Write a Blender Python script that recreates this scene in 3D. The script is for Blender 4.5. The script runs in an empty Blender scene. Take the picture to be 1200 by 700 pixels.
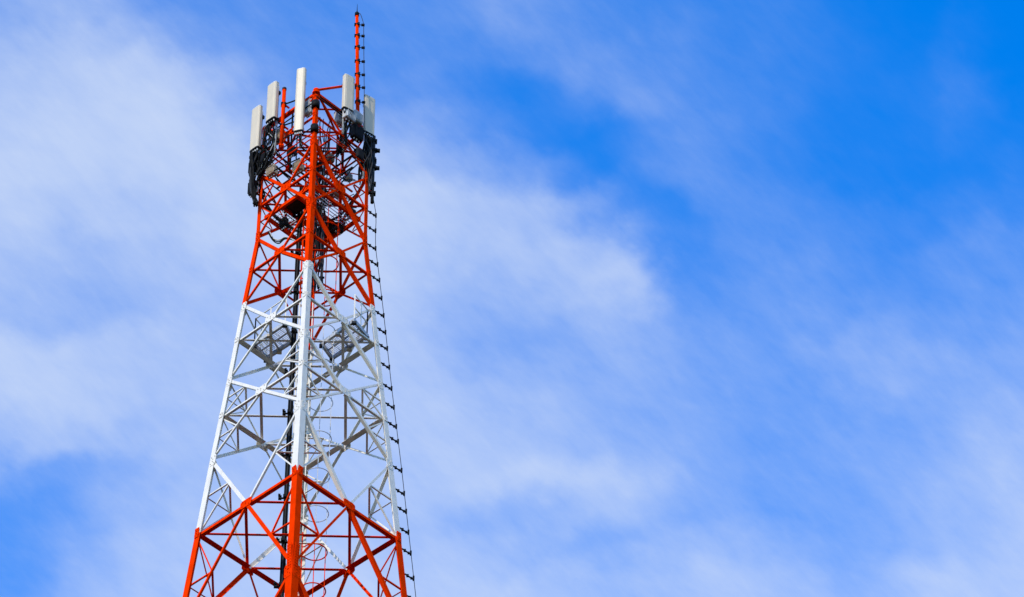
import bpy, bmesh, math, random
from mathutils import Vector as V, Matrix
random.seed(7)
S = bpy.context.scene
COL = S.collection
R = math.radians

# ------------------------------------------------------------------ camera
CAM_Y, EYE = -85.134, 1.6
FPX, PITCH, ROLL, YAW = 4476.94, R(43.6054), R(-0.3044), R(4.2011)     # focal length in pixels of a 1200 wide frame
cp, sp, cy, sy = math.cos(PITCH), math.sin(PITCH), math.cos(YAW), math.sin(YAW)
FW = V((sy * cp, cy * cp, sp)); R0 = V((cy, -sy, 0)); U0 = R0.cross(FW)
RT = R0 * math.cos(ROLL) + U0 * math.sin(ROLL)
UP = U0 * math.cos(ROLL) - R0 * math.sin(ROLL)
CAM = V((0, CAM_Y, EYE))
cd = bpy.data.cameras.new('camera'); cam = bpy.data.objects.new('camera', cd); COL.objects.link(cam)
cd.sensor_width = 36; cd.lens = FPX / 1200 * 36; cd.clip_start = .5; cd.clip_end = 20000
cam.matrix_world = Matrix.Translation(CAM) @ Matrix((RT, UP, -FW)).transposed().to_4x4()
S.camera = cam

def ray(px, py): return (FW + RT * ((px - 600) / FPX) - UP * ((py - 350) / FPX))
def at(px, py, y):                      # where the sight line through a photo pixel meets the upright plane y
    d = ray(px, py); return CAM + d * ((y - CAM.y) / d.y)
def atz(px, py, z):                     # ... the level plane z
    d = ray(px, py); return CAM + d * ((z - CAM.z) / d.z)

# ------------------------------------------------------------------ light
SUN_EL, SUN_AZ = R(34), R(-143)         # azimuth from +y (away from the camera) towards +x
S.view_settings.view_transform = 'Standard'; S.view_settings.look = 'None'
S.view_settings.gamma = 1; S.view_settings.use_curve_mapping = False
S.view_settings.exposure = 0.85
sd = V((math.sin(SUN_AZ) * math.cos(SUN_EL), math.cos(SUN_AZ) * math.cos(SUN_EL), math.sin(SUN_EL)))
sl = bpy.data.lights.new('sun', 'SUN'); sl.energy = 2.0; sl.angle = R(.5); sl.color = (1, .91, .78)
so = bpy.data.objects.new('sun', sl); COL.objects.link(so)
so.rotation_euler = sd.to_track_quat('Z', 'Y').to_euler(); so.location = sd * 200

# cloud cover of the sky in view, read off by eye: rows run down the sky, (place along the row, cover) from left to right
CLOUDS = [
    (0,   [(0, .55), (100, .58), (200, .36), (300, .32), (400, .30), (500, .30), (600, .40), (700, .28), (800, .20), (900, .18), (1000, .08), (1100, .02), (1200, 0)]),
    (50,  [(0, .66), (100, .70), (200, .50), (300, .36), (400, .33), (500, .28), (600, .28), (680, .40), (800, .28), (900, .20), (1000, .09), (1100, .05), (1130, .10), (1200, 0)]),
    (100, [(0, .75), (100, .80), (200, .74), (300, .48), (400, .36), (500, .34), (590, .12), (700, .34), (750, .38), (800, .30), (900, .20), (1000, .10), (1100, .12), (1130, .18), (1200, .05)]),
    (150, [(0, .80), (100, .85), (200, .84), (300, .70), (440, .52), (500, .48), (600, .22), (690, .10), (800, .32), (900, .22), (1000, .08), (1100, .10), (1130, .14), (1200, .08)]),
    (200, [(0, .84), (100, .84), (200, .84), (300, .80), (450, .70), (500, .62), (600, .42), (710, .12), (800, .30), (900, .22), (1050, .08), (1200, .14)]),
    (250, [(0, .80), (100, .78), (200, .76), (270, .85), (450, .84), (550, .76), (650, .62), (720, .36), (780, .14), (850, .28), (950, .26), (1050, .20), (1200, .20)]),
    (300, [(0, .74), (100, .66), (200, .70), (300, .80), (450, .84), (550, .74), (650, .74), (715, .68), (790, .24), (900, .36), (1000, .30), (1100, .30), (1200, .34)]),
    (350, [(0, .66), (100, .62), (200, .66), (450, .78), (550, .62), (650, .64), (755, .76), (800, .36), (900, .40), (1000, .38), (1100, .30), (1200, .44)]),
    (400, [(0, .82), (100, .78), (200, .74), (460, .74), (550, .55), (650, .54), (750, .58), (800, .46), (900, .38), (990, .50), (1100, .36), (1200, .44)]),
    (450, [(0, .80), (100, .80), (200, .75), (460, .74), (550, .68), (650, .58), (750, .50), (850, .44), (950, .38), (1030, .56), (1120, .48), (1200, .50)]),
    (500, [(0, .68), (100, .68), (200, .72), (480, .78), (550, .75), (650, .64), (750, .50), (850, .48), (950, .40), (1050, .46), (1150, .54), (1200, .60)]),
    (550, [(0, .40), (100, .44), (200, .66), (480, .74), (550, .80), (620, .83), (700, .74), (800, .52), (900, .48), (1000, .46), (1100, .52), (1200, .68)]),
    (600, [(0, .28), (100, .45), (200, .70), (480, .70), (550, .62), (650, .60), (700, .70), (780, .52), (900, .46), (1000, .46), (1100, .56), (1200, .74)]),
    (650, [(0, .28), (100, .52), (200, .74), (500, .74), (600, .68), (650, .56), (750, .52), (850, .60), (1000, .50), (1100, .62), (1200, .75)]),
    (700, [(0, .30), (60, .48), (200, .74), (500, .78), (600, .78), (700, .68), (850, .70), (950, .64), (1000, .60), (1100, .74), (1200, .76)]),
]
def build_world():
    w = bpy.data.worlds.new('World'); S.world = w; w.use_nodes = True
    nt = w.node_tree; nt.nodes.clear()
    N = nt.nodes.new; L = nt.links.new
    def put(sock, v):
        if isinstance(v, bpy.types.NodeSocket): L(v, sock)
        else: sock.default_value = v
    def mth(op, a, b=0.0, c=0.0, clamp=False):
        n = N('ShaderNodeMath'); n.operation = op; n.use_clamp = clamp
        for s, v in zip(n.inputs, (a, b, c)): put(s, v)
        return n.outputs[0]
    def dot(a, vec):
        n = N('ShaderNodeVectorMath'); n.operation = 'DOT_PRODUCT'; L(a, n.inputs[0]); n.inputs[1].default_value = vec; return n.outputs['Value']
    def noise(vec, scale, detail=4, rough=.55, stretch=None, off=(0, 0, 0)):
        m = N('ShaderNodeMapping'); L(vec, m.inputs[0])
        m.inputs['Location'].default_value = off
        if stretch: m.vector_type = 'TEXTURE'; m.inputs['Rotation'].default_value = (0, 0, stretch[0]); m.inputs['Scale'].default_value = (stretch[1], stretch[2], 1)
        n = N('ShaderNodeTexNoise'); L(m.outputs[0], n.inputs['Vector'])
        n.inputs['Scale'].default_value = scale; n.inputs['Detail'].default_value = detail; n.inputs['Roughness'].default_value = rough
        return n.outputs[0]
    out = N('ShaderNodeOutputWorld'); bg = N('ShaderNodeBackground'); L(bg.outputs[0], out.inputs[0])
    sky = N('ShaderNodeTexSky'); sky.sky_type = 'NISHITA'; sky.sun_disc = False
    sky.sun_elevation = SUN_EL; sky.sun_rotation = SUN_AZ
    sky.altitude = 0; sky.air_density = 1.0; sky.dust_density = 0; sky.ozone_density = 2.0
    hs = N('ShaderNodeHueSaturation'); L(sky.outputs[0], hs.inputs['Color']); hs.inputs['Saturation'].default_value = SKY_SAT; hs.inputs['Value'].default_value = SKY_VAL; hs.inputs['Hue'].default_value = SKY_HUE
    d = N('ShaderNodeTexCoord').outputs['Generated']
    # the patch of sky above the tower, as angles across and up from one fixed compass bearing and height
    b = V((math.sin(R(4.2)) * math.cos(R(43.6)), math.cos(R(4.2)) * math.cos(R(43.6)), math.sin(R(43.6))))
    ex = V((math.cos(R(4.2)), -math.sin(R(4.2)), 0)); ey = ex.cross(b)
    fz = mth('MAXIMUM', dot(d, b), .25)
    k = FPX / 1200
    u = mth('MULTIPLY_ADD', mth('DIVIDE', dot(d, ex), fz), k, .5)                       # 0 .. 1 along 15 degrees of sky
    v = mth('MULTIPLY_ADD', mth('DIVIDE', dot(d, ey), fz), -k, 350 / 1200)
    cv = N('ShaderNodeCombineXYZ'); L(u, cv.inputs[0]); L(v, cv.inputs[1]); uv = cv.outputs[0]
    def warp(x, s, amp, off, det=3):
        return mth('MULTIPLY_ADD', mth('SUBTRACT', noise(uv, s, det, .55, None, off), .5), amp, x)
    wu = warp(u, 6, .14, (3, 1, 0)); wv = warp(v, 6, .14, (7, 5, 0))
    wu = warp(wu, 20, .05, (1, 9, 0), 5); wv = warp(wv, 20, .05, (4, 2, 0), 5)
    acc = None
    ys = [r[0] / 1200 for r in CLOUDS]
    for i, (y, row) in enumerate(CLOUDS):
        cr = N('ShaderNodeValToRGB'); cr.color_ramp.interpolation = 'CARDINAL'
        el = cr.color_ramp.elements
        while len(el) < len(row): el.new(.5)
        for e, (x, c) in zip(el, row): e.position = x / 1200; e.color = (c, c, c, 1)
        L(wu, cr.inputs[0])
        q = mth('DIVIDE', mth('ABSOLUTE', mth('SUBTRACT', mth('MINIMUM', mth('MAXIMUM', wv, 0), ys[-1]), ys[i])), 50 / 1200)
        t = mth('SUBTRACT', 1, q, clamp=True)
        t = mth('MULTIPLY', mth('MULTIPLY', t, t), mth('MULTIPLY_ADD', t, -2, 3))        # smooth tent; neighbours add up to one
        acc = mth('MULTIPLY_ADD', cr.outputs[0], t, acc if acc is not None else 0.0)
    # the rest of the sky carries the same thin cloud at random
    rest = mth('MULTIPLY_ADD', mth('SUBTRACT', noise(d, 7, 5, .55), .5), 1.4, .46, True)
    mu = mth('SUBTRACT', mth('ABSOLUTE', mth('SUBTRACT', u, .5)), .5); mv = mth('SUBTRACT', mth('ABSOLUTE', mth('SUBTRACT', v, 350 / 1200)), 350 / 1200)
    far = mth('MULTIPLY', mth('MAXIMUM', mth('MAXIMUM', mu, mv), 0), 3.0, clamp=True)
    far = mth('MAXIMUM', far, mth('LESS_THAN', dot(d, b), .3))
    mix = N('ShaderNodeMix'); mix.data_type = 'FLOAT'; L(far, mix.inputs[0]); L(acc, mix.inputs[2]); L(rest, mix.inputs[3]); cov = mix.outputs[0]
    # wisps
    amp = mth('MULTIPLY_ADD', mth('MULTIPLY', cov, mth('SUBTRACT', 1, cov)), 3.2, .12)
    n1 = mth('SUBTRACT', noise(uv, 6, 7, .62, (R(42), 1.7, .75)), .5)
    n2 = mth('SUBTRACT', noise(uv, 19, 6, .64, (R(50), 2.0, .8), (5, 3, 0)), .5)
    n3 = mth('SUBTRACT', noise(uv, 55, 5, .62, (R(30), 1.6, .8), (2, 8, 0)), .5)
    n4 = mth('SUBTRACT', noise(uv, 30, 6, .66, (R(48), 3.2, .55), (11, 6, 0)), .5)
    n5 = mth('SUBTRACT', noise(uv, 26, 6, .66, (R(15), 2.6, .6), (21, 16, 0)), .5)
    n1 = mth('ADD', n1, mth('MULTIPLY', mth('ADD', n4, n5), .34))
    dt = mth('ADD', mth('MULTIPLY', n1, .38), mth('ADD', mth('MULTIPLY', n2, .22), mth('MULTIPLY', n3, .085)))
    cov = mth('MULTIPLY_ADD', dt, amp, cov, True)
    den = mth('POWER', cov, 1.6)
    mc = N('ShaderNodeMix'); mc.data_type = 'RGBA'; L(den, mc.inputs[0]); L(hs.outputs[0], mc.inputs[6]); mc.inputs[7].default_value = (*CLOUD_COL, 1)
    L(mc.outputs[2], bg.inputs[0]); bg.inputs[1].default_value = .15
SKY_SAT, SKY_VAL, SKY_HUE = 1.47, 1.42, .513
CLOUD_COL = (2.42, 2.80, 3.52)
build_world()

# ------------------------------------------------------------------ materials
def mat(name, base, rough=.5, metal=0, var=.12, scale=3, streak=0, bump=0, dirt=None, spec=.5):
    m = bpy.data.materials.new(name); m.use_nodes = True; nt = m.node_tree; N = nt.nodes.new; L = nt.links.new
    b = nt.nodes['Principled BSDF']; b.inputs['Roughness'].default_value = rough; b.inputs['Metallic'].default_value = metal; b.inputs['Specular IOR Level'].default_value = spec
    tc = N('ShaderNodeTexCoord'); no = N('ShaderNodeTexNoise'); no.inputs['Scale'].default_value = scale; no.inputs['Detail'].default_value = 5
    L(tc.outputs['Object'], no.inputs['Vector'])
    cr = N('ShaderNodeValToRGB'); lo = [max(0, c * (1 - var)) for c in base]; hi = [min(1, c * (1 + var)) for c in base]
    cr.color_ramp.elements[0].color = (*lo, 1); cr.color_ramp.elements[1].color = (*hi, 1)
    cr.color_ramp.elements[0].position = .3; cr.color_ramp.elements[1].position = .7
    L(no.outputs[0], cr.inputs[0]); col = cr.outputs[0]
    if dirt:
        mp = N('ShaderNodeMapping'); mp.inputs['Scale'].default_value = (7, 7, 1.1); L(tc.outputs['Object'], mp.inputs[0])
        n2 = N('ShaderNodeTexNoise'); n2.inputs['Scale'].default_value = 1.6; n2.inputs['Detail'].default_value = 6; L(mp.outputs[0], n2.inputs['Vector'])
        c2 = N('ShaderNodeValToRGB'); c2.color_ramp.elements[0].position = .52; c2.color_ramp.elements[1].position = .78
        c2.color_ramp.elements[0].color = (0, 0, 0, 1); c2.color_ramp.elements[1].color = (streak, streak, streak, 1); L(n2.outputs[0], c2.inputs[0])
        mx = N('ShaderNodeMix'); mx.data_type = 'RGBA'; L(c2.outputs[0], mx.inputs[0]); L(col, mx.inputs[6]); mx.inputs[7].default_value = (*dirt, 1); col = mx.outputs[2]
    L(col, b.inputs['Base Color'])
    if bump:
        bp = N('ShaderNodeBump'); bp.inputs['Strength'].default_value = bump; L(no.outputs[0], bp.inputs['Height']); L(bp.outputs[0], b.inputs['Normal'])
    return m
M = dict(
    red=mat('orange red paint', (.76, .033, .0008), .7, var=.14, scale=2.2, streak=.5, dirt=(.36, .016, .002), spec=0),
    white=mat('white paint', (.71, .665, .58), .5, var=.06, scale=2.2, streak=.45, dirt=(.42, .37, .30), spec=.3),
    galv=mat('galvanised steel', (.46, .47, .47), .5, .3, var=.2, scale=8),
    black=mat('black cable jacket', (.010, .010, .010), .6, var=.3, scale=4, spec=.06),
    dark=mat('dark grey cast housing', (.02, .021, .023), .55, var=.25, scale=5, spec=.2),
    grey=mat('light grey housing', (.50, .51, .50), .45, var=.1, scale=4, streak=.4, dirt=(.25, .23, .2)),
    tan=mat('sun bleached tan housing', (.48, .38, .26), .6, var=.2, scale=5, streak=.5, dirt=(.2, .13, .08)),
    cream=mat('cream radome', (.59, .50, .35), .45, var=.05, scale=1.5, streak=.35, dirt=(.50, .44, .34)),
    ground=mat('scrub ground', (.020, .024, .010), 1.0, var=.5, scale=.05, spec=0),
    concrete=mat('concrete', (.34, .33, .31), .85, var=.15, scale=3),
)

# ------------------------------------------------------------------ mesh helpers
class MB:
    def __init__(s): s.v, s.f, s.sm = [], [], False
    def add(s, vs, fs):
        o = len(s.v); s.v += [V(p) for p in vs]; s.f += [tuple(i + o for i in f) for f in fs]; return s
    def prism(s, prof0, prof1):
        n = len(prof0)
        return s.add(list(prof0) + list(prof1), [tuple(range(n - 1, -1, -1)), tuple(range(n, 2 * n))] +
                     [(i, (i + 1) % n, n + (i + 1) % n, n + i) for i in range(n)])
    def box(s, c, hx, hy, hz):          # centre and three half-axis vectors
        c = V(c)
        q = [c + hx * a + hy * b + hz * d for d in (-1, 1) for a, b in ((-1, -1), (1, -1), (1, 1), (-1, 1))]
        return s.prism(q[:4], q[4:])
    def bar(s, a, b, w, h, up=V((0, 0, 1))):
        a, b = V(a), V(b); d = (b - a).normalized(); x = d.cross(up)
        if x.length < 1e-4: x = d.cross(V((1, 0, 0)))
        x.normalize(); u = x.cross(d)
        q = [x * (w / 2 * i) + u * (h / 2 * j) for i, j in ((-1, -1), (1, -1), (1, 1), (-1, 1))]
        return s.prism([a + k for k in q], [b + k for k in q])
    def tube(s, pts, r, n=6, closed=False):
        pts = [V(p) for p in pts]; m = len(pts); rings = []
        t0 = (pts[1] - pts[0]).normalized(); x = t0.orthogonal().normalized()
        for i, p in enumerate(pts):
            if closed: t = (pts[(i + 1) % m] - pts[i - 1]).normalized()
            else: t = (pts[min(i + 1, m - 1)] - pts[max(i - 1, 0)]).normalized()
            x = (x - t * x.dot(t)).normalized(); y = t.cross(x)
            rr = r[i] if isinstance(r, (list, tuple)) else r
            rings.append([p + (x * math.cos(2 * math.pi * k / n) + y * math.sin(2 * math.pi * k / n)) * rr for k in range(n)])
        fs = []
        for i in range(m if closed else m - 1):
            j = (i + 1) % m
            fs += [(i * n + k, i * n + (k + 1) % n, j * n + (k + 1) % n, j * n + k) for k in range(n)]
        if not closed: fs += [tuple(range(n - 1, -1, -1)), tuple(range((m - 1) * n, m * n))]
        s.sm = True
        return s.add([q for g in rings for q in g], fs)
    def angle(s, p0, p1, w, t, out, e=0, inset=0, w2=None):   # L section: flange in the face, heel low, second flange inward
        p0, p1 = V(p0), V(p1); d = (p1 - p0).normalized(); p0 = p0 + d * e; p1 = p1 - d * e
        out = (out - d * out.dot(d)).normalized(); u = d.cross(out).normalized()
        if u.z < -1e-3: u = -u
        elif abs(u.z) < 1e-3 and (u.y > 0 if abs(u.y) > .05 else u.x > 0): u = -u
        w2 = w2 or w
        pr = [(-w / 2, 0), (w / 2, 0), (w / 2, -t), (-w / 2 + t, -t), (-w / 2 + t, -w2), (-w / 2, -w2)]
        k = [u * a + out * (b - inset) for a, b in pr]
        return s.prism([p0 + q for q in k], [p1 + q for q in k])

def link(name, me, m, parent=None, loc=None):
    o = bpy.data.objects.new(name, me); COL.objects.link(o)
    if m and not me.materials: me.materials.append(m)
    if parent: o.parent = parent
    if loc is not None: o.location = loc
    return o
def wloc(o):
    p = V((0, 0, 0))
    while o: p += o.location; o = o.parent
    return p
def build(name, mb, m, parent=None, bevel=0):                 # one mesh object; vertices are given in world space
    me = bpy.data.meshes.new(name)
    bm = bmesh.new(); vs = [bm.verts.new(p) for p in mb.v]
    c = sum(mb.v, V((0, 0, 0))) / len(mb.v)
    for f in mb.f:
        try: bm.faces.new([vs[i] for i in f])
        except ValueError: pass
    bmesh.ops.recalc_face_normals(bm, faces=bm.faces)
    if bevel: bmesh.ops.bevel(bm, geom=bm.edges[:], offset=bevel, segments=2, affect='EDGES', clamp_overlap=True)
    bmesh.ops.translate(bm, verts=bm.verts, vec=-c)
    bm.to_mesh(me); bm.free()
    if mb.sm:
        for p in me.polygons: p.use_smooth = len(p.vertices) == 4
    return link(name, me, M[m], parent, c - wloc(parent) if parent else c)
def copies(o, pts, parent):                                    # further alike pieces, sharing the mesh
    for p in pts:
        c = o.copy(); COL.objects.link(c); c.parent = parent; c.location = V(p) - wloc(parent)
def thing(name, label, cat, loc, group=None):
    o = bpy.data.objects.new(name, None); COL.objects.link(o); o.location = loc
    o['label'] = label; o['category'] = cat
    if group: o['group'] = group
    return o
def smooth(pts, n=6):
    pts = [V(p) for p in pts]; P = [pts[0] * 2 - pts[1]] + pts + [pts[-1] * 2 - pts[-2]]; o = []
    for i in range(1, len(P) - 2):
        a, b, c, d = P[i - 1:i + 3]
        for k in range(n):
            t = k / n
            o.append(.5 * ((2 * b) + (c - a) * t + (2 * a - 5 * b + 4 * c - d) * t * t + (3 * b - a - 3 * c + d) * t ** 3))
    return o + [pts[-1]]

# ------------------------------------------------------------------ ground
g = MB(); g.add([(-9000, -9000, 0), (9000, -9000, 0), (9000, 9000, 0), (-9000, 9000, 0)], [(0, 1, 2, 3)])
go = build('ground', g, 'ground'); go['kind'] = 'structure'

# ------------------------------------------------------------------ tower geometry
PSI = R(-2.0565)
LV = {k: (z + 1.6, r + .03) for k, (z, r) in dict(
    X=(88.40, 1.69), Y=(86.28, 1.69), Z=(83.46, 1.70), A=(80.58, 2.01), B=(77.47, 2.315), C=(74.30, 2.66),
    E=(67.56, 3.335), G=(60.2, 4.10), H=(50.5, 5.10), I=(38, 6.40), J=(22, 8.05), K=(-1.3, 10.45)).items()}
MID = dict(XY=87.35 + 1.6, YZ=84.90 + 1.6, ZA=82.03 + 1.6, AB=79.06 + 1.6, BC=75.98 + 1.6, CE=71.36 + 1.6)
zA, zD = LV['A'][0], MID['CE']
def corner(k, z, r): a = -math.pi / 2 + k * math.pi / 2 + PSI; return V((r * math.cos(a), r * math.sin(a), z))   # 0 near 1 right 2 far 3 left
def rad(z):
    ks = list(LV)
    for a, b in zip(ks, ks[1:]):
        (z0, r0), (z1, r1) = LV[a], LV[b]
        if z >= z1 - 1e-6: return r0 + (r1 - r0) * (z0 - z) / (z0 - z1)
    return LV['K'][1]
def leg_at(k, z): return corner(k, z, rad(z))
def paint(z): return 'white' if zD + .01 < z < zA - .01 else 'red'
AX = V((0, 0, 0))
TW = thing('lattice_tower', 'tall square lattice telecom tower painted in orange red and white bands', 'tower', (0, 0, 0))

def fnorm(k):
    a = -math.pi / 4 + k * math.pi / 2 + PSI; return V((math.cos(a), math.sin(a), 0))   # face k lies between legs k and k+1

def leg_piece(k, z0, z1, w, t):
    p0, p1 = leg_at(k, z0), leg_at(k, z1)
    a1 = (leg_at((k + 1) % 4, z0) - p0).normalized(); a2 = (leg_at((k + 3) % 4, z0) - p0).normalized()
    pr = [(0, 0), (w, 0), (w, t), (t, t), (t, w), (0, w)]
    return MB().prism([p0 + a1 * a + a2 * b for a, b in pr], [p1 + a1 * a + a2 * b for a, b in pr])

def plate(c, out, u, w, h, t=.014, cut=.3, off=.004, bolts=None):       # cut-corner plate lying on a face, u = its long axis
    out = out.normalized(); u = (u - out * u.dot(out)).normalized(); x = u.cross(out)
    pr = [(-w / 2, -h / 2 * (1 - cut)), (-w / 2 * (1 - cut), -h / 2), (w / 2 * (1 - cut), -h / 2), (w / 2, -h / 2 * (1 - cut)),
          (w / 2, h / 2 * (1 - cut)), (w / 2 * (1 - cut), h / 2), (-w / 2 * (1 - cut), h / 2), (-w / 2, h / 2 * (1 - cut))]
    q = [c + x * a + u * b for a, b in pr]
    mb = MB().prism([p + out * off for p in q], [p + out * (off + t) for p in q])
    for bx, by in (bolts or []):
        b0 = c + x * (bx * w) + u * (by * h) + out * (off + t)
        mb.tube([b0, b0 + out * .022], .017, 5)
    mb.sm = False
    return mb
B6 = [(-.3, -.3), (.3, -.3), (0, -.1), (0, .12), (-.3, .3), (.3, .3)]
BROW = [(sx, -.42 + .105 * i) for i in range(9) for sx in (-.22, .22)]

panels = [('X', 'Y', 'XY'), ('Y', 'Z', 'YZ'), ('Z', 'A', 'ZA'), ('A', 'B', 'AB'), ('B', 'C', 'BC'), ('C', 'E', 'CE'),
          ('E', 'G', 'EG'), ('G', 'H', 'GH'), ('H', 'I', 'HI'), ('I', 'J', 'IJ'), ('J', 'K', 'JK')]
SIZES = dict(XY=(.125, .055, .05, .035), YZ=(.14, .10, .065, .036), ZA=(.17, .105, .065, .04), AB=(.185, .10, .062, .04),
             BC=(.19, .098, .062, .038), CE=(.22, .12, .10, .045))
for a, b, key in panels:
    (z0, r0), (z1, r1) = LV[a], LV[b]
    zm = MID.get(key, z1 + (z0 - z1) * r1 / (r0 + r1))
    wl, wd, wh, wr = SIZES.get(key, (.26, .16, .14, .07)); t = .018
    seen = key in SIZES or key == 'EG'
    for k in range(4):
        top = z0 + (.06 if key == 'XY' else 0)
        for q0, q1 in ((top, zm), (zm, z1)):
            build('leg', leg_piece(k, q0, q1, wl, t), paint((q0 + q1) / 2), TW)
    for k in range(4):
        n = fnorm(k); k2 = (k + 1) % 4
        La, Lb, Lm = leg_at(k, z0), leg_at(k, z1), leg_at(k, zm)
        Ra, Rb, Rm = leg_at(k2, z0), leg_at(k2, z1), leg_at(k2, zm)
        hd = (Ra - La).normalized(); nm = (Lm + Rm) / 2
        n = (n * 1.0 + V((0, 0, 0))); slope = (r1 - r0) * math.sqrt(.5) / (z0 - z1); nf = (n + V((0, 0, slope))).normalized()
        ins = .02                                               # bracing sits behind the leg flange
        e = wl * .35
        for p, sgn, mz in ((La, 1, 1), (Rb, -1, -1)):
            build('diagonal_brace', MB().angle(p, nm, wd, .013, nf, e, ins), paint((p.z + zm) / 2), TW)
        for p in (Ra, Lb):
            build('diagonal_brace', MB().angle(p, nm, wd * .62, .011, nf, e, ins + .016, wd * .55), paint((p.z + zm) / 2), TW)
        if key != 'JK':
            for p in (Lm, Rm):
                build('horizontal_beam', MB().angle(p, nm, wh, .013, nf, e, ins + .033, (.2 if key in ('AB', 'BC', 'CE') and k in (1, 2) else wh * 1.25)), paint(zm), TW)
        if key == 'XY':
            build('horizontal_beam', MB().angle(La, Ra, .10, .013, nf, .06, ins + .034, .12), 'red', TW)
        if not seen: continue
        # gusset plates on the crossing and at the legs
        cmat = paint(zm)
        build('gusset_plate', plate(nm, nf, nf.cross(hd), .46 if key != 'XY' else .3, .30 if key != 'XY' else .2, bolts=B6, off=-.018), cmat, TW)
        for p, q, s in ((La, Lm, 1), (Ra, Rm, -1)):
            build('gusset_plate', plate(p + hd * (s * wl * .62) - V((0, 0, .14)), nf, (q - p), wl * 1.1, wl * 1.9, bolts=B6), paint(p.z - .02), TW)
            build('gusset_plate', plate(q + hd * (s * wl * .45), nf, (q - p), wl * .75, wl * 1.05, bolts=B6[:3]), paint(zm), TW)
        # redundant members in the four triangles beside the legs
        if key in ('YZ', 'BC', 'CE', 'EG'):
            for P0, Pm, P1 in ((La, Lm, Lb), (Ra, Rm, Rb)):
                for Pe in (P0, P1):
                    mid = (Pe + nm) / 2; lq = (Pe + Pm) / 2
                    build('redundant_strut', MB().angle(lq, mid, wr, .008, nf, .05, ins + .045), paint(mid.z), TW)
                    build('redundant_strut', MB().angle(mid, Pm, wr, .008, nf, .05, ins + .055), paint(mid.z), TW)
    # hip struts between the redundant joints round each leg
    if key in ('BC', 'CE', 'EG'):
        for k in range(4):
            for Z in (z0, z1):
                P = leg_at(k, Z)
                m1 = (P + (leg_at(k, zm) + leg_at((k + 1) % 4, zm)) / 2) / 2; m2 = (P + (leg_at(k, zm) + leg_at((k + 3) % 4, zm)) / 2) / 2
                ii = -V((P.x, P.y, 0)).normalized() * .06
                build('hip_strut', MB().angle(m1 + ii, m2 + ii, .06, .008, V((0, 0, -1)), .04), paint(m1.z), TW)
    # plan bracing at the crossing level: a square between the face middles and a strut from left leg to right leg
    if key in SIZES or key == 'EG':
        ms = [(leg_at(k, zm) + leg_at((k + 1) % 4, zm)) / 2 for k in range(4)]
        for k in range(4):
            build('plan_brace', MB().angle(ms[k], ms[(k + 1) % 4], .085, .01, V((0, 0, -1)), .12, .03), paint(zm), TW)
        c = V((0, 0, zm))
        for k in (1, 3):
            build('plan_brace', MB().angle(leg_at(k, zm), c, .08, .01, V((0, 0, -1)), .12 if k == 1 else .12, .052), paint(zm), TW)
# leg splices with their rows of bolts, and base pads
for z in (zD + .02, LV['E'][0] + .35, LV['Z'][0] + .03):
    for k in range(4):
        for kk, s in ((k, 1), ((k + 3) % 4, -1)):
            n = fnorm(kk); p = leg_at(k, z); hd = (leg_at((k + 1) % 4 if s == 1 else (k + 3) % 4, z) - p).normalized()
            u = (leg_at(k, z + 1) - leg_at(k, z - 1)).normalized()
            h = 1.0 if abs(z - LV['E'][0] - .35) < .1 else .34
            mb = plate(p + hd * .105, n, u, .17, h, cut=.06, off=.021, bolts=BROW if h > .5 else B6)
            build('splice_plate', mb, 'red' if z != zD + .02 else 'red', TW)
for k in range(4):
    p = leg_at(k, 0); build('footing', MB().box(V((p.x, p.y, .15)), V((.9, 0, 0)), V((0, .9, 0)), V((0, 0, .15))), 'concrete', TW, .03)
ZU = V((0, 0, 1))
# plan bracing across the head of the tower
zX, zY, zZ = LV['X'][0], LV['Y'][0], LV['Z'][0]
mids = [(leg_at(k, zX) + leg_at((k + 1) % 4, zX)) / 2 for k in range(4)]
for p, q in ((leg_at(0, zX), mids[1]), (leg_at(0, zX), mids[2]), (mids[0], mids[3]), (mids[1], mids[2])):
    build('plan_brace', MB().angle(p, q, .075, .01, V((0, 0, -1)), .1, .03), 'red', TW)
for z, h, r_, m_ in ((zX + .03, .05, .10, 'red'), (zX - .08, .03, .13, 'red'), (zX - .62, .13, .135, 'black'), (zX - 1.72, .14, .13, 'black')):    # collars that clasp the near leg
    p = leg_at(0, z) + V((0, .05, 0)); build('collar', MB().tube([p - ZU * h, p + ZU * h], r_, 10), m_, TW)

# ------------------------------------------------------------------ equipment on the tower
def frame(az):                                                   # outward and sideways unit vectors of something facing az
    return V((math.cos(az), math.sin(az), 0)), V((-math.sin(az), math.cos(az), 0))
ZU = V((0, 0, 1))

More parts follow.
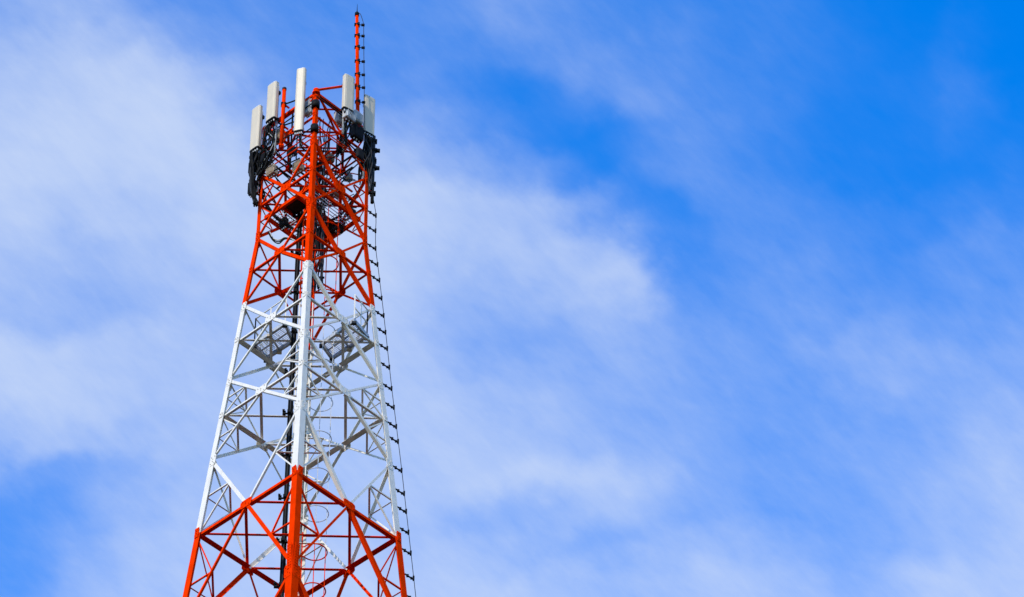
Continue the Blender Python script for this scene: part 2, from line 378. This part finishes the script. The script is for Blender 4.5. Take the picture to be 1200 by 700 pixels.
# climbing ladder with safety hoops, inside the tower
LX, LYH = .13, .21
LAD = thing('climbing_ladder', 'caged climbing ladder running up the inside of the tower right of its near leg', 'ladder', (LX, 0, 0))
for y in (-LYH, LYH):
    for z0, z1 in ((0, zD), (zD, zA), (zA, zX - .1)):
        build('rail', MB().bar((LX, y, z0), (LX, y, z1), .07, .035), paint((z0 + z1) / 2), LAD)
zr = [63.4 + .32 * i for i in range(80) if 63.4 + .32 * i < zX - .2]
for z0, z1, m in ((0, zD, 'red'), (zD, zA, 'white'), (zA, 99, 'red')):
    zz = [z for z in zr if z0 <= z < z1]
    o = build('rung', MB().tube([(LX, -LYH, zz[0]), (LX, LYH, zz[0])], .016, 6), m, LAD)
    copies(o, [(LX, 0, z) for z in zz[1:]], LAD)
    hz = [63.73 + 1.45 * i for i in range(19)]; hz = [z for z in hz if z0 <= z < z1 and z < zX - .5]
    arc = [V((LX + .36 - .37 * math.cos(a), -.37 * math.sin(a) * 1.02, hz[0])) for a in [math.radians(35 + 290 * i / 22) for i in range(23)]]
    arc = [V((LX, -LYH, hz[0]))] + arc + [V((LX, LYH, hz[0]))]
    o = build('safety_hoop', MB().tube(arc, .02 if m == 'red' else .013, 5), 'galv' if m == 'white' else m, LAD)
    c = o.location.copy(); copies(o, [wloc(o) + V((0, 0, z - hz[0])) for z in hz[1:]], LAD)
    for a in (90, 150, 210, 270):
        p = V((LX + .36 - .37 * math.cos(R(a)), -.37 * math.sin(R(a)), 0))
        build('safety_strap', MB().bar(p + ZU * max(z0, 62.9), p + ZU * (min(z1, hz[-1])), .009, .022), 'galv' if m == 'white' else m, LAD)

# cable ladder and feeder cables
TX0, TX1, TY = -.27, -.01, -.14
TRAY = thing('cable_ladder', 'narrow cable ladder rising behind the near leg of the tower', 'cable ladder', (-.14, TY, 0))
for x in (TX0, TX1):
    for z0, z1 in ((0, zD), (zD, zA), (zA, zY + .4)):
        build('rail', MB().bar((x, TY, z0), (x, TY, z1), .05, .05), paint((z0 + z1) / 2), TRAY)
for z0, z1 in ((63.2, zD), (zD, zA), (zA, zY + .3)):
    n = int((z1 - z0) / .42)
    o = build('rung', MB().bar((TX0 + .028, TY, z0 + .2), (TX1 - .028, TY, z0 + .2), .03, .04), paint((z0 + z1) / 2), TRAY)
    copies(o, [wloc(o) + ZU * .42 * i for i in range(1, n)], TRAY)
FEED = thing('feeder_cable_bundle', 'bundle of black feeder cables clamped beside the cable ladder inside the tower', 'cables', (-.40, -.1, 0))
for i in range(7):
    x = -.455 + .019 * i; y = -.10 + .022 * ((i * 3) % 4)
    pts = [(x + random.uniform(-.006, .006), y + random.uniform(-.006, .006), z) for z in [0, 40] + [60 + 1.7 * j for j in range(15)]]
    pts += [(x + .02, y, zP) for zP in (zY - 1.2, zY - .6)]
    build('feeder_cable', MB().tube(pts, .0145 if i % 3 else .02, 6), 'black' if i not in (3,) else 'dark', FEED)
cl = None
for j in range(14):
    z = 64.4 + 1.66 * j
    if cl is None:
        mb = MB().box(V((-.40, -.07, z)), V((.16, 0, 0)), V((0, .012, 0)), V((0, 0, .03)))
        mb.box(V((-.58, -.09, z)), V((.05, 0, 0)), V((0, .05, 0)), V((0, 0, .055)))
        mb.box(V((-.60, -.15, z + .05)), V((.035, 0, 0)), V((0, .03, 0)), V((0, 0, .03)))
        mb.box(V((-.44, -.16, z + .02)), V((.05, 0, 0)), V((0, .035, 0)), V((0, 0, .045)))
        mb.box(V((-.34, -.15, z - .04)), V((.035, 0, 0)), V((0, .03, 0)), V((0, 0, .04)))
        cl = build('cable_clamp', mb, 'black', FEED); zc = z
    else: copies(cl, [wloc(cl) + ZU * (z - zc)], FEED)
# white plates that tie the cable ladder to the plan struts

# ------------------------------------------------------------------ platforms
def grating(name, corners, z, bar_dir, m, parent, gap=.085, h=.03, w=.012):
    """open bar grating filling a quadrilateral: bars along bar_dir and cross rods"""
    mb = MB(); P = [V((c.x, c.y, 0)) for c in corners]
    def clip(o, d):
        ts = []
        for i in range(len(P)):
            a, b = P[i], P[(i + 1) % len(P)]; e = b - a; den = d.x * e.y - d.y * e.x
            if abs(den) < 1e-9: continue
            t = ((a.x - o.x) * e.y - (a.y - o.y) * e.x) / den; s_ = ((a.x - o.x) * d.y - (a.y - o.y) * d.x) / den
            if -1e-6 <= s_ <= 1 + 1e-6: ts.append(t)
        return (min(ts), max(ts)) if len(ts) > 1 else None
    c0 = sum(P, V((0, 0, 0))) / len(P)
    for dirv, gp, ww, hh, dz in ((bar_dir.normalized(), gap, w, h, 0), (V((-bar_dir.y, bar_dir.x, 0)).normalized(), gap * 4, .012, .012, h / 2 + .004)):
        nrm = V((-dirv.y, dirv.x, 0))
        for i in range(-60, 61):
            o = c0 + nrm * (i * gp); r_ = clip(o, dirv)
            if r_ and r_[1] - r_[0] > .05:
                mb.bar(o + dirv * r_[0] + ZU * (z + dz), o + dirv * r_[1] + ZU * (z + dz), ww, hh)
    return build(name, mb, m, parent)
zm1 = MID['AB']
def rest_platform(px, label, rails):
    z = zm1 + .16
    q = [atz(x, y, z) for x, y in px]                             # upper left, upper right, lower right, lower left corner
    c = sum(q, V((0, 0, 0))) / 4
    t = thing('rest_platform', label, 'platform', c, 'rest platforms in the white band')
    for i in range(4):
        a, b_ = q[i], q[(i + 1) % 4]
        d = (b_ - a).normalized()
        build('edge_beam', MB().bar(a - d * (.04 if i % 2 == 0 else -.045), b_ + d * (.04 if i % 2 == 0 else -.045), .075, .13), 'galv', t)
    m0, m1 = (q[0] + q[1]) / 2, (q[3] + q[2]) / 2
    for f in (.5,):
        a, b_ = q[0].lerp(q[1], f), q[3].lerp(q[2], f); d = (b_ - a).normalized()
        build('cross_beam', MB().bar(a + d * .045 - ZU * .02, b_ - d * .045 - ZU * .02, .045, .06), 'galv', t)
    a, b_ = q[0].lerp(q[3], .5), q[1].lerp(q[2], .5); d = (b_ - a).normalized()
    build('stringer', MB().bar(a + d * .05 + ZU * .012, b_ - d * .05 + ZU * .012, .03, .04), 'galv', t)
    grating('grating', [q[i] + ZU * .05 for i in range(4)], z + .055, q[1] - q[0], 'galv', t, .058, .03, .010)
    for p in (q[0], q[1], q[2], q[3], m0, m1):
        build('bracket', MB().box(p - ZU * .10, V((.075, 0, 0)), V((0, .06, 0)), V((0, 0, .05))), 'tan' if p in (m0, m1) else 'dark', t, .01)
    for a, b_ in rails:
        pa, pb = q[a], q[b_]
        for hz in (.55, 1.08):
            build('guard_rail', MB().tube([pa + ZU * hz, pb + ZU * hz], .021, 6), 'white', t)
        for f in (0, .5, 1):
            p = pa.lerp(pb, f); build('guard_post', MB().bar(p + ZU * .06, p + ZU * 1.09, .04, .04), 'white', t)
    return t
rest_platform([(298, 404), (334, 379), (343, 400), (312, 420)], 'open steel grating platform on the left inside the white band of the tower', [(3, 0), (0, 1)])
rest_platform([(377, 403), (415, 376), (430, 394), (389, 420)], 'open steel grating platform on the right inside the white band of the tower', [(1, 2), (2, 3)])

# working platform below the aerials, two open gratings round a plated middle
zw = LV['Y'][0] - 1.9
WP = thing('working_platform', 'dark working platform of plates and gratings inside the red top of the tower', 'platform', (0, 0, zw))
e1 = fnorm(0); e2 = fnorm(1)
def pl(a, b_): return e1 * a + e2 * b_ + ZU * zw
hw = 1.02
for a, b_ in (((-hw, -hw), (hw, -hw)), ((hw, -hw), (hw, hw)), ((hw, hw), (-hw, hw)), ((-hw, hw), (-hw, -hw))):
    d = (pl(*b_) - pl(*a)).normalized(); build('edge_beam', MB().bar(pl(*a) - d * .06, pl(*b_) - d * .06, .08, .14), 'red', WP)
for f in (-.34, .34):
    build('joist', MB().bar(pl(f, -hw + .05), pl(f, hw - .05), .07, .11), 'red', WP)
grating('grating', [pl(.38, -.98), pl(.98, -.98), pl(.98, .98), pl(.38, .98)], zw + .08, e2, 'galv', WP, .11)
grating('grating', [pl(-.98, -.98), pl(-.38, -.98), pl(-.38, .3), pl(-.98, .3)], zw + .08, e1, 'galv', WP, .11)
for k_, (a0, a1, b0, b1) in enumerate(((-.33, .33, -.98, -.42), (-.33, .33, .5, .98), (-.98, -.38, .36, .98))):
    build('floor_plate', MB().box(pl((a0 + a1) / 2, (b0 + b1) / 2) + ZU * .075, e1 * ((a1 - a0) / 2), e2 * ((b1 - b0) / 2), ZU * .006), 'dark', WP)

# ------------------------------------------------------------------ antennas
def antenna(px, top, bot, y, az, wd, dp, label, lean=0, pole=(.25, .9)):
    """panel antenna whose front middle line runs between two photo points at depth y, facing az"""
    f, sd_ = frame(az)
    T, B = at(px[0], top, y), at(px[1], bot, y); B = V((T.x * .5 + B.x * .5, T.y, B.z)); T = V((B.x, T.y, T.z))
    if lean: T = T - f * (T.z - B.z) * lean
    t = thing('panel_antenna', label, 'antenna', B, 'panel antennas round the head of the tower')
    a = (T - B).normalized(); h = (T - B).length
    prof = [(-.5, -1), (-.5, -.30), (-.43, -.10), (-.28, 0), (.28, 0), (.43, -.10), (.5, -.30), (.5, -1)]
    def ring(o, s=1.0, ds=1.0): return [o + sd_ * (x * wd * s) + f * (yy * dp * ds) for x, yy in prof]
    build('radome', MB().prism(ring(B + a * .03), ring(T - a * .02)), 'cream', t)
    build('top_cap', MB().prism(ring(T - a * .019, 1.03, 1.02), ring(T + a * .012, .97, .97)), 'grey', t)
    build('bottom_cap', MB().prism(ring(B, 1.03, 1.02), ring(B + a * .031, 1.03, 1.02)), 'dark', t)
    build('back_plate', MB().box(B + a * (h / 2) - f * (dp + .012), sd_ * (wd * .40), f * .012, a * (h * .48)), 'galv', t)
    cn = None
    for i in range(4):
        p = B - a * .03 + sd_ * (wd * (-.33 + .22 * i)) - f * (dp * .5)
        if cn is None: cn = build('connector', MB().tube([p, p - a * .09], .026, 8), 'galv', t)
        else: copies(cn, [p - a * .045 + a * .03 - a * .03], t)
    off = dp + .17
    for s_ in (.12, .86):
        c = B + a * (h * s_) - f * (dp + .02)
        mb = MB().box(c - f * .06, sd_ * .05, f * .075, a * .035); mb.box(c - f * .155, sd_ * .085, f * .035, a * .06)
        mb.box(c - f * .10 + sd_ * .075, sd_ * .012, f * .09, a * .02)
        build('mounting_bracket', mb, 'dark', t)
    P = B - f * off
    build('mounting_pole', MB().tube([P - ZU * pole[1], P + ZU * (h + pole[0])], .036, 10), 'galv', t)
    return dict(t=t, B=B, T=T, f=f, s=sd_, P=P, h=h, dp=dp, wd=wd)
NF = fnorm(3); azL = math.atan2(NF.y, NF.x); RF = fnorm(0); azR = math.atan2(RF.y, RF.x)
zr_ = .98
A1 = antenna((300.5, 295.5), 126, 174.5, -.25, azL, .40, .13, 'cream panel antenna at the far left of the tower head, lowest of all', .0, (.02, 1.75))
A2 = antenna((318.5, 315), 98, 140, -.95, azL, .41, .15, 'cream panel antenna between the lowest left antenna and the loose red pole', .0, (.1, 1.3))
A3 = antenna((351.5, 350), 80, 153, -1.62, azL + R(27), .30, .13, 'tallest panel antenna of the tower head, just left of the near leg', .0, (-.45, .5))
A4 = antenna((410.5, 409.5), 89, 128, -1.25, azR - R(9), .40, .14, 'shaded grey-green panel antenna just left of the red lightning mast', .0, (.0, .9))
A5 = antenna((434, 433), 113.5, 156, -.35, azR - R(9), .42, .08, 'shaded panel antenna at the far right of the tower head, right of the lightning mast', .0, (.05, 1.9))
# outrigger arms that carry the poles
def arm(p, q, m='dark', r=.028): build('outrigger_arm', MB().tube([p, q], r, 8), m, TW)
zL = V((0, 0, 1))
for A, k_, side in ((A1, 3, 0), (A2, 3, 0), (A3, 3, 0), (A4, 0, 1), (A5, 1, 1)):
    for dz in (.15, -1.25 if A not in (A3,) else -.35):
        p = A['P'] + ZU * dz
        a_, b_ = (leg_at(3, p.z), leg_at(0, p.z)) if not side else (leg_at(0, p.z), leg_at(1, p.z))
        d = b_ - a_; f_ = max(.0, min(1, (p - a_).dot(d) / d.length_squared)); q = a_ + d * f_
        arm(p, q)
        # a rail along the face for arms that do not reach a leg
        if .06 < f_ < .94: arm(a_, b_, 'red' if dz < 0 else 'black', .022)

# rails that join the antenna poles round the head, and thin upright poles on the far faces
for dz in (.32, -.95):
    q = [A['P'] for A in (A1, A2, A3)]
    for a_, b_ in ((A1['P'], A2['P']), (A2['P'], A3['P']), (A4['P'], A5['P'])):
        z_ = min(a_.z, b_.z) + dz; arm(V((a_.x, a_.y, z_)), V((b_.x, b_.y, z_)), 'black', .022)
    for a_, k_ in ((A1['P'], 3), (A5['P'], 1)):
        z_ = a_.z + dz; l_ = leg_at(2, z_).lerp(leg_at(k_, z_), .45); arm(V((a_.x, a_.y, z_)), l_, 'black', .022)
for x_, y0, y1, dep, m_, r_ in ((339.5, 131, 203, -.30, 'black', .028), (393.5, 157, 205, .45, 'black', .025), (401.5, 178, 206, .75, 'black', .025), (402, 146, 178, -.72, 'galv', .035), (347, 150, 186, -.2, 'dark', .022), (385, 150, 190, .2, 'dark', .022)):
    p = at(x_, y1, dep); q = at(x_, y0, dep); build('upright_pole', MB().tube([p, V((p.x, p.y, q.z))], r_, 8), m_, TW)
for z_ in (zY - .05, zX - 1.62):                                  # inner frame of flat bars that ties the four legs
    for k in range(4):
        a_, b_ = leg_at(k, z_) * 1.0, leg_at((k + 1) % 4, z_) * 1.0
        for f_ in (.3, .7):
            c_ = leg_at((k + 3) % 4, z_).lerp(leg_at((k + 2) % 4, z_), f_)
            if k < 2: build('frame_bar', MB().bar(a_.lerp(b_, f_) - ZU * (.05 + .06 * k), c_ - ZU * (.05 + .06 * k), .05, .05), 'red' if f_ < .5 else 'dark', TW)

# short red pole on the left front face
pp = at(331.5, 137, -.98); T_ = at(333.3, 104.5, -.98); B_ = at(329.3, 174, -.98)
SP = thing('spare_mounting_pole', 'stout red pole without an antenna clamped to the left front face of the tower head', 'pole', (pp.x, pp.y, B_.z))
build('pole', MB().tube([(pp.x, pp.y, B_.z), (pp.x, pp.y, T_.z)], .062, 14), 'red', SP)
build('end_cap', MB().tube([(pp.x, pp.y, T_.z - .05), (pp.x, pp.y, T_.z + .03)], .072, 14), 'dark', SP)
for py in (122, 147, 171):
    zc_ = at(331, py, -.98).z; build('pole_clamp', MB().box(V((pp.x, pp.y + .03, zc_)), V((.085, 0, 0)), V((0, .09, 0)), V((0, 0, .045))), 'black' if py < 160 else 'red', SP, .01)
for zc_ in (at(331, 122, -.98).z, at(331, 147, -.98).z):
    a_, b_ = leg_at(3, zc_), leg_at(0, zc_); d = b_ - a_; p = V((pp.x, pp.y, zc_)); f_ = (p - a_).dot(d) / d.length_squared
    arm(p, a_ + d * f_, 'red', .035); arm(p + V((.05, 0, 0)), a_ + d * min(1, f_ + .28), 'black', .025)

# lightning mast
mt, mb_ = at(418.3, 18, -.62), at(419.3, 150, -.62)
LM = thing('lightning_mast', 'slender red lightning mast rising above the right side of the tower head', 'mast', mb_)
build('mast_pole', MB().tube([mb_, mb_.lerp(mt, .5), mt], [.062, .060, .052], 14), 'red', LM)
build('cap', MB().tube([mt - ZU * .03, mt + ZU * .09, mt + ZU * .15], [.075, .075, .035], 12), 'black', LM)
build('spike', MB().tube([mt + ZU * .15, mt + ZU * .22, mt + ZU * .55], [.022, .014, .004], 8), 'black', LM)
for py in (29.5, 42.7, 56.6, 73, 88.6, 103.5, 120.5):
    f_ = (py - 18) / 132; c = mt.lerp(mb_, f_)
    mb = MB().box(c + V((.045, 0, 0)), V((.045, 0, 0)), V((0, .075, 0)), V((0, 0, .05))); mb.box(c - V((.02, 0, 0)), V((.068, 0, 0)), V((0, .068, 0)), V((0, 0, .012)))
    build('mast_collar', mb, 'black', LM)
ntop = leg_at(0, zX); arm(ntop + V((.04, 0, .02)), at(418.6, 99, -.62), 'red', .045)
for zc_ in (mb_.z + .1, mb_.z + .55):
    a_, b_ = leg_at(0, min(zc_, zX)), leg_at(1, min(zc_, zX)); d = b_ - a_; p = mb_.copy(); p.z = min(zc_, zX); f_ = (p - a_).dot(d) / d.length_squared
    arm(p, a_ + d * f_, 'red', .035)

# ------------------------------------------------------------------ down conductor on the right leg
DC = thing('down_conductor', 'thin lightning conductor held off the right leg of the tower by black hooks', 'cable', leg_at(1, 70))
obr = fnorm(1)                                                    # outward from the far right face
ys_ = [254, 272, 292.7, 311.6, 330, 351, 371.4, 391, 410, 432, 457, 479, 501.5, 519, 553, 580, 601, 625.5, 650, 679.5, 705]
tips = []; b0 = None
for y in ys_:
    lo, hi = 55., 95.
    for _ in range(40):
        zz = (lo + hi) / 2; p = leg_at(1, zz) + obr * .36
        dv = p - CAM; py = 350 - FPX * dv.dot(UP) / dv.dot(FW)
        if py > y: lo = zz
        else: hi = zz
    p = leg_at(1, zz); tip = p + obr * .36; tips.append(tip + ZU * .10)
    if b0 is None:
        mb = MB().bar(p + obr * .0, tip, .028, .04); mb.box(p + obr * .11, V((.035, 0, 0)), V((0, .035, 0)), V((0, 0, .035)))
        mb.bar(tip - ZU * .03, tip + ZU * .13, .055, .055, V((1, 0, 0))); mb.box(tip - obr * .09, V((.03, 0, 0)), V((0, .03, 0)), V((0, 0, .03)))
        b0 = build('hook_bracket', mb, 'black', DC); base0 = p
    else: copies(b0, [wloc(b0) + (p - base0)], DC)
mtip = [mt.lerp(mb_, (py - 18) / 132) + V((.215, 0, 0)) for py in (29.5, 42.7, 56.6, 73, 88.6, 103.5, 120.5)]
i0 = None
for p in mtip:
    if i0 is None:
        mb = MB().bar(p - V((.13, 0, 0)), p, .02, .02); mb.box(p - V((.02, 0, 0)), V((.055, 0, 0)), V((0, .035, 0)), V((0, 0, .03)))
        i0 = build('wire_holder', mb, 'black', DC); ip = p
    else: copies(i0, [wloc(i0) + (p - ip)], DC)
top = [mt + V((.02, 0, .10)), mt + V((.10, 0, .08)), mt + V((.17, 0, -.15))]
side = [at(427.5, 150, -.55), at(434, 190, -.2), at(436.3, 225, .1)]
low = [leg_at(1, z) + obr * .36 for z in (60, 50, 38, 22, .5)]
build('conductor_wire', MB().tube(smooth(top + mtip, 3) + smooth(side + tips, 2) + low, .011, 5), 'dark', DC)

# ------------------------------------------------------------------ radio units
def radio_unit(c, az, w, h, d, m, label):
    f, s_ = frame(az); t = thing('radio_unit', label, 'radio unit', c - ZU * h / 2)
    build('housing', MB().box(c, s_ * (w / 2), f * (d / 2), ZU * (h / 2)), m, t, .015)
    n = 7; o = None
    for i in range(n):
        p = c + f * (d / 2 + .018) + s_ * (w * (-.40 + .8 * i / (n - 1)))
        if o is None: o = build('cooling_fin', MB().box(p, s_ * .006, f * .022, ZU * (h * .44)), m, t)
        else: copies(o, [p], t)
    build('bracket', MB().box(c - f * (d / 2 + .05), s_ * (w * .3), f * .05, ZU * .05), 'dark', t)
    for i in (-1, 0, 1):
        p = c - ZU * (h / 2) + s_ * (i * w * .28); build('connector', MB().tube([p + ZU * .01, p - ZU * .07], .022, 8), 'galv', t)
    return t
def at_c(px, py, y): return at(px, py, y)
U = radio_unit
U(at(297.5, 197, .02), azL, .30, .52, .17, 'dark', 'dark radio unit half hidden by cables right under the lowest left antenna')
U(at(296.5, 221, .02), azL, .28, .55, .16, 'dark', 'lowest dark radio unit at the foot of the left antenna pole')
U(at(309, 189, -.22), azL, .30, .50, .18, 'dark', 'dark radio unit among the cables between the left leg and the red pole')
U(at(327, 160, -.55), azL, .36, .46, .20, 'tan', 'tan radio unit just left of the foot of the red pole')
U(at(319, 201, -.35), azL, .34, .36, .2, 'tan', 'tan radio unit above the top of the red left front brace')
U(at(362.5, 127, -1.32), azL, .30, .62, .16, 'grey', 'light grey radio unit tucked behind the tallest antenna')
U(at(350, 196, -.5), azL, .34, .42, .2, 'tan', 'tan radio unit on the working platform left of the near leg')
U(at(397.5, 140, -.72), azR, .34, .50, .18, 'grey', 'light grey radio unit left of the pole below the shaded left-hand antenna on the right')
U(at(409, 136.5, -1.05), azR, .42, .36, .20, 'grey', 'radio unit hanging right under the antenna beside the lightning mast')
U(at(417.5, 139, -.72), azR, .38, .42, .24, 'grey', 'wide grey radio unit at the foot of the lightning mast')
U(at(418, 156, -.55), azR, .40, .56, .22, 'dark', 'dark radio unit below the wide grey unit at the foot of the mast')
U(at(394, 226, .1), azR, .34, .32, .2, 'tan', 'tan radio unit right of the near leg under the working platform')
U(at(434, 190, -.05), azR, .30, .52, .17, 'dark', 'dark radio unit on the pole below the far right antenna')
U(at(420, 182, -.35), azR, .30, .40, .17, 'dark', 'dark radio unit left of the pole below the far right antenna')

U(at(333, 262, .1), azL, .26, .34, .16, 'dark', 'small dark radio unit left of the near leg just below the working platform')
U(at(396, 268, .25), azR, .32, .30, .18, 'dark', 'small dark radio unit right of the near leg just below the working platform')
U(at(411, 250, .3), azR, .28, .30, .16, 'dark', 'small dark radio unit near the right leg level with the working platform')
U(at(342, 178, -.4), azL, .26, .34, .16, 'dark', 'small dark radio unit inside the head below the tallest antenna')
U(at(386, 186, .0), azR, .28, .30, .16, 'tan', 'tan radio unit inside the head right of the near leg')
U(at(408, 208, .4), azR, .24, .28, .12, 'grey', 'pale grey radio unit on the far side of the head near the right leg')

# ------------------------------------------------------------------ jumper cables
def jumpers(label, A, ends, n, spread, r=.017, mats=('black', 'black', 'dark')):
    t = thing('jumper_cables', label, 'cables', A['B'] - ZU * .1, 'black jumper cables below the antennas')
    for i in range(n):
        s0 = A['B'] - ZU * .10 + A['s'] * (A['wd'] * random.uniform(-.38, .38)) - A['f'] * (A['dp'] * random.uniform(.2, .8))
        pts = [s0]
        for q, k_ in ends:
            pts.append(q + V((random.uniform(-1, 1), random.uniform(-1, 1), random.uniform(-.6, .6))) * (spread * k_))
        build('cable', MB().tube(smooth(pts, 5), r * random.choice((.8, 1, 1.25)), 6), random.choice(mats), t)
    return t
jumpers('tangle of black cables hanging below the lowest left antenna', A1, [(at(298, 186, -.1), 1), (at(299, 202, -.05), 1), (at(299, 219, .0), .9), (at(306, 226, .1), .8)], 20, .2, .02)
jumpers('thick black cables strapped to the left antenna pole above the lowest radio unit', A1, [(at(297, 184, -.2), .6), (at(296, 203, -.2), .5), (at(297, 225, -.2), .5), (at(299, 240, -.15), .7)], 9, .16, .022)
jumpers('grey and black cables dropping from the antenna beside the loose red pole', A2, [(at(316, 152, -.75), .8), (at(315, 170, -.6), 1), (at(311, 188, -.35), 1.2), (at(307, 206, -.05), 1)], 18, .2, .02, mats=('black', 'black', 'dark', 'grey', 'black', 'black'))
jumpers('thin cables looping below the tallest antenna', A3, [(at(352, 160, -1.5), .5), (at(354, 172, -1.4), .7), (at(362, 180, -1.2), .5)], 5, .12, .012)
jumpers('black cables bending down from the antenna beside the lightning mast', A4, [(at(408, 140, -1.05), .6), (at(404, 158, -.8), .9), (at(402, 170, -.7), .8), (at(398, 181, -.6), .8)], 12, .16, .018)
jumpers('tangle of black cables hanging below the far right antenna', A5, [(at(432, 166, -.3), .9), (at(430, 180, -.2), 1), (at(428, 196, -.05), 1.1), (at(425, 214, .1), 1)], 20, .2, .02)
jumpers('black cables strapped down the outer pole below the far right antenna', A5, [(at(434, 170, -.2), .6), (at(434, 190, -.15), .6), (at(434, 210, -.1), .6), (at(433, 228, -.05), .6)], 8, .13, .02)
# pipes of the right corner and small fittings on it
p = at(436, 238, -.02); q = at(436, 160, -.02); q = V((p.x, p.y, q.z))
RP = thing('corner_pole', 'dark pole with black collars standing off the right leg below the far right antenna', 'pole', p)
build('pole', MB().tube([p, q], .055, 12), 'dark', RP)
for py in (166, 176.5, 189, 197, 216, 227):
    c = V((p.x, p.y, at(436, py, -.02).z)); mb = MB().box(c + V((.02, 0, 0)), V((.085, 0, 0)), V((0, .08, 0)), V((0, 0, .05)))
    if py in (176.5, 197): mb.box(c + V((.13, 0, .0)), V((.075, 0, 0)), V((0, .05, 0)), V((0, 0, .055)))
    build('collar', mb, 'black', RP, .008)
for zc_ in (p.z + .5, p.z + 1.9): arm(V((p.x, p.y, zc_)), leg_at(1, zc_), 'red', .03)
# feeder runs from both sides across to the cable ladder, with a slack loop
FR = thing('feeder_runs', 'black cables running across the red tower top to the central cable ladder', 'cables', (0, 0, zZ + .5))
for i in range(6):
    o = V((random.uniform(-.08, .08), random.uniform(-.08, .08), random.uniform(-.06, .06)))
    build('cable', MB().tube(smooth([at(306, 222, .1) + o, at(313, 243, .15) + o, at(326, 258, .1) + o * .7, at(342, 268, 0) + o * .6, V((-.42, -.09, zZ + .2)) + o * .4], 5), .022, 6), 'black', FR)
for i in range(5):
    o = V((random.uniform(-.08, .08), random.uniform(-.08, .08), random.uniform(-.06, .06)))
    build('cable', MB().tube(smooth([at(426, 212, .1) + o, at(414, 232, .3) + o, at(398, 252, .3) + o * .7, at(380, 262, .2) + o * .6, V((-.38, -.06, zZ - .3)) + o * .4], 5), .020, 6), 'black', FR)
for i in range(3):
    build('cable', MB().tube(smooth([at(316 - i, 272, .2), at(320, 279 + i * 1.5, .15), at(327, 281.5 + i * 2, .1), at(335, 278 + i, .05), V((-.46 + .03 * i, -.09, zZ - .2))], 5), .02, 6), 'black' if i else 'grey', FR)
for A, e_ in ((A4, (398, 181, -.6)), (A3, (362, 180, -1.2))):
    for i in range(3):
        o = V((random.uniform(-.05, .05), random.uniform(-.05, .05), random.uniform(-.05, .05)))
        build('cable', MB().tube(smooth([at(*e_) + o, V((.1, -.5, zY - .2)) + o, V((-.1, -.16, zY - .9)) + o, V((-.42 + .03 * i, -.09, zZ + .4))], 5), .017, 6), 'black', FR)

IC = thing('riser_cables', 'dark bundle of cables climbing right behind the near leg in the red tower top', 'cables', (.15, -.5, zA + .3))
for i in range(16):
    x0, y0 = .05 + .022 * i, -.62 + .09 * (i % 4)
    pts = [V((x0 + random.uniform(-.05, .05), y0 + random.uniform(-.05, .05), z)) for z in [zA + .3 + .62 * k for k in range(9 + i % 5)]]
    if i % 4 == 0: pts.append(pts[-1] + V((random.uniform(-.4, .5), random.uniform(.1, .4), .12)))
    build('cable', MB().tube(smooth(pts, 4), random.choice((.014, .018, .022)), 6), random.choice(('black', 'black', 'dark')), IC)
for k in range(5):
    z = zA + .8 + 1.25 * k; build('cable_clamp', MB().box(V((.21, -.47, z)), V((.24, 0, 0)), V((0, .02, 0)), V((0, 0, .03))), 'black', IC)
DR = thing('added_dark_cables', 'loose black cables added inside the crowded tower head to stand in for its shade', 'cables', (0, 0, zY - .6))
for i in range(14):  # random black drapes, added to darken the head where equipment shades it
    a_, b_ = leg_at(random.choice((1, 3)), zY + random.uniform(-2.2, 1.2)) * 1.0, V((random.uniform(-.5, .4), random.uniform(-.5, .5), zY + random.uniform(-2.4, .6)))
    a_.x *= random.uniform(.6, .97); a_.y += random.uniform(-.3, .4)
    m1 = a_.lerp(b_, .35) - ZU * random.uniform(.05, .35); m2 = a_.lerp(b_, .7) - ZU * random.uniform(.05, .35)
    build('cable', MB().tube(smooth([a_, m1, m2, b_], 6), random.choice((.012, .016, .02)), 6), random.choice(('black', 'black', 'dark')), DR)
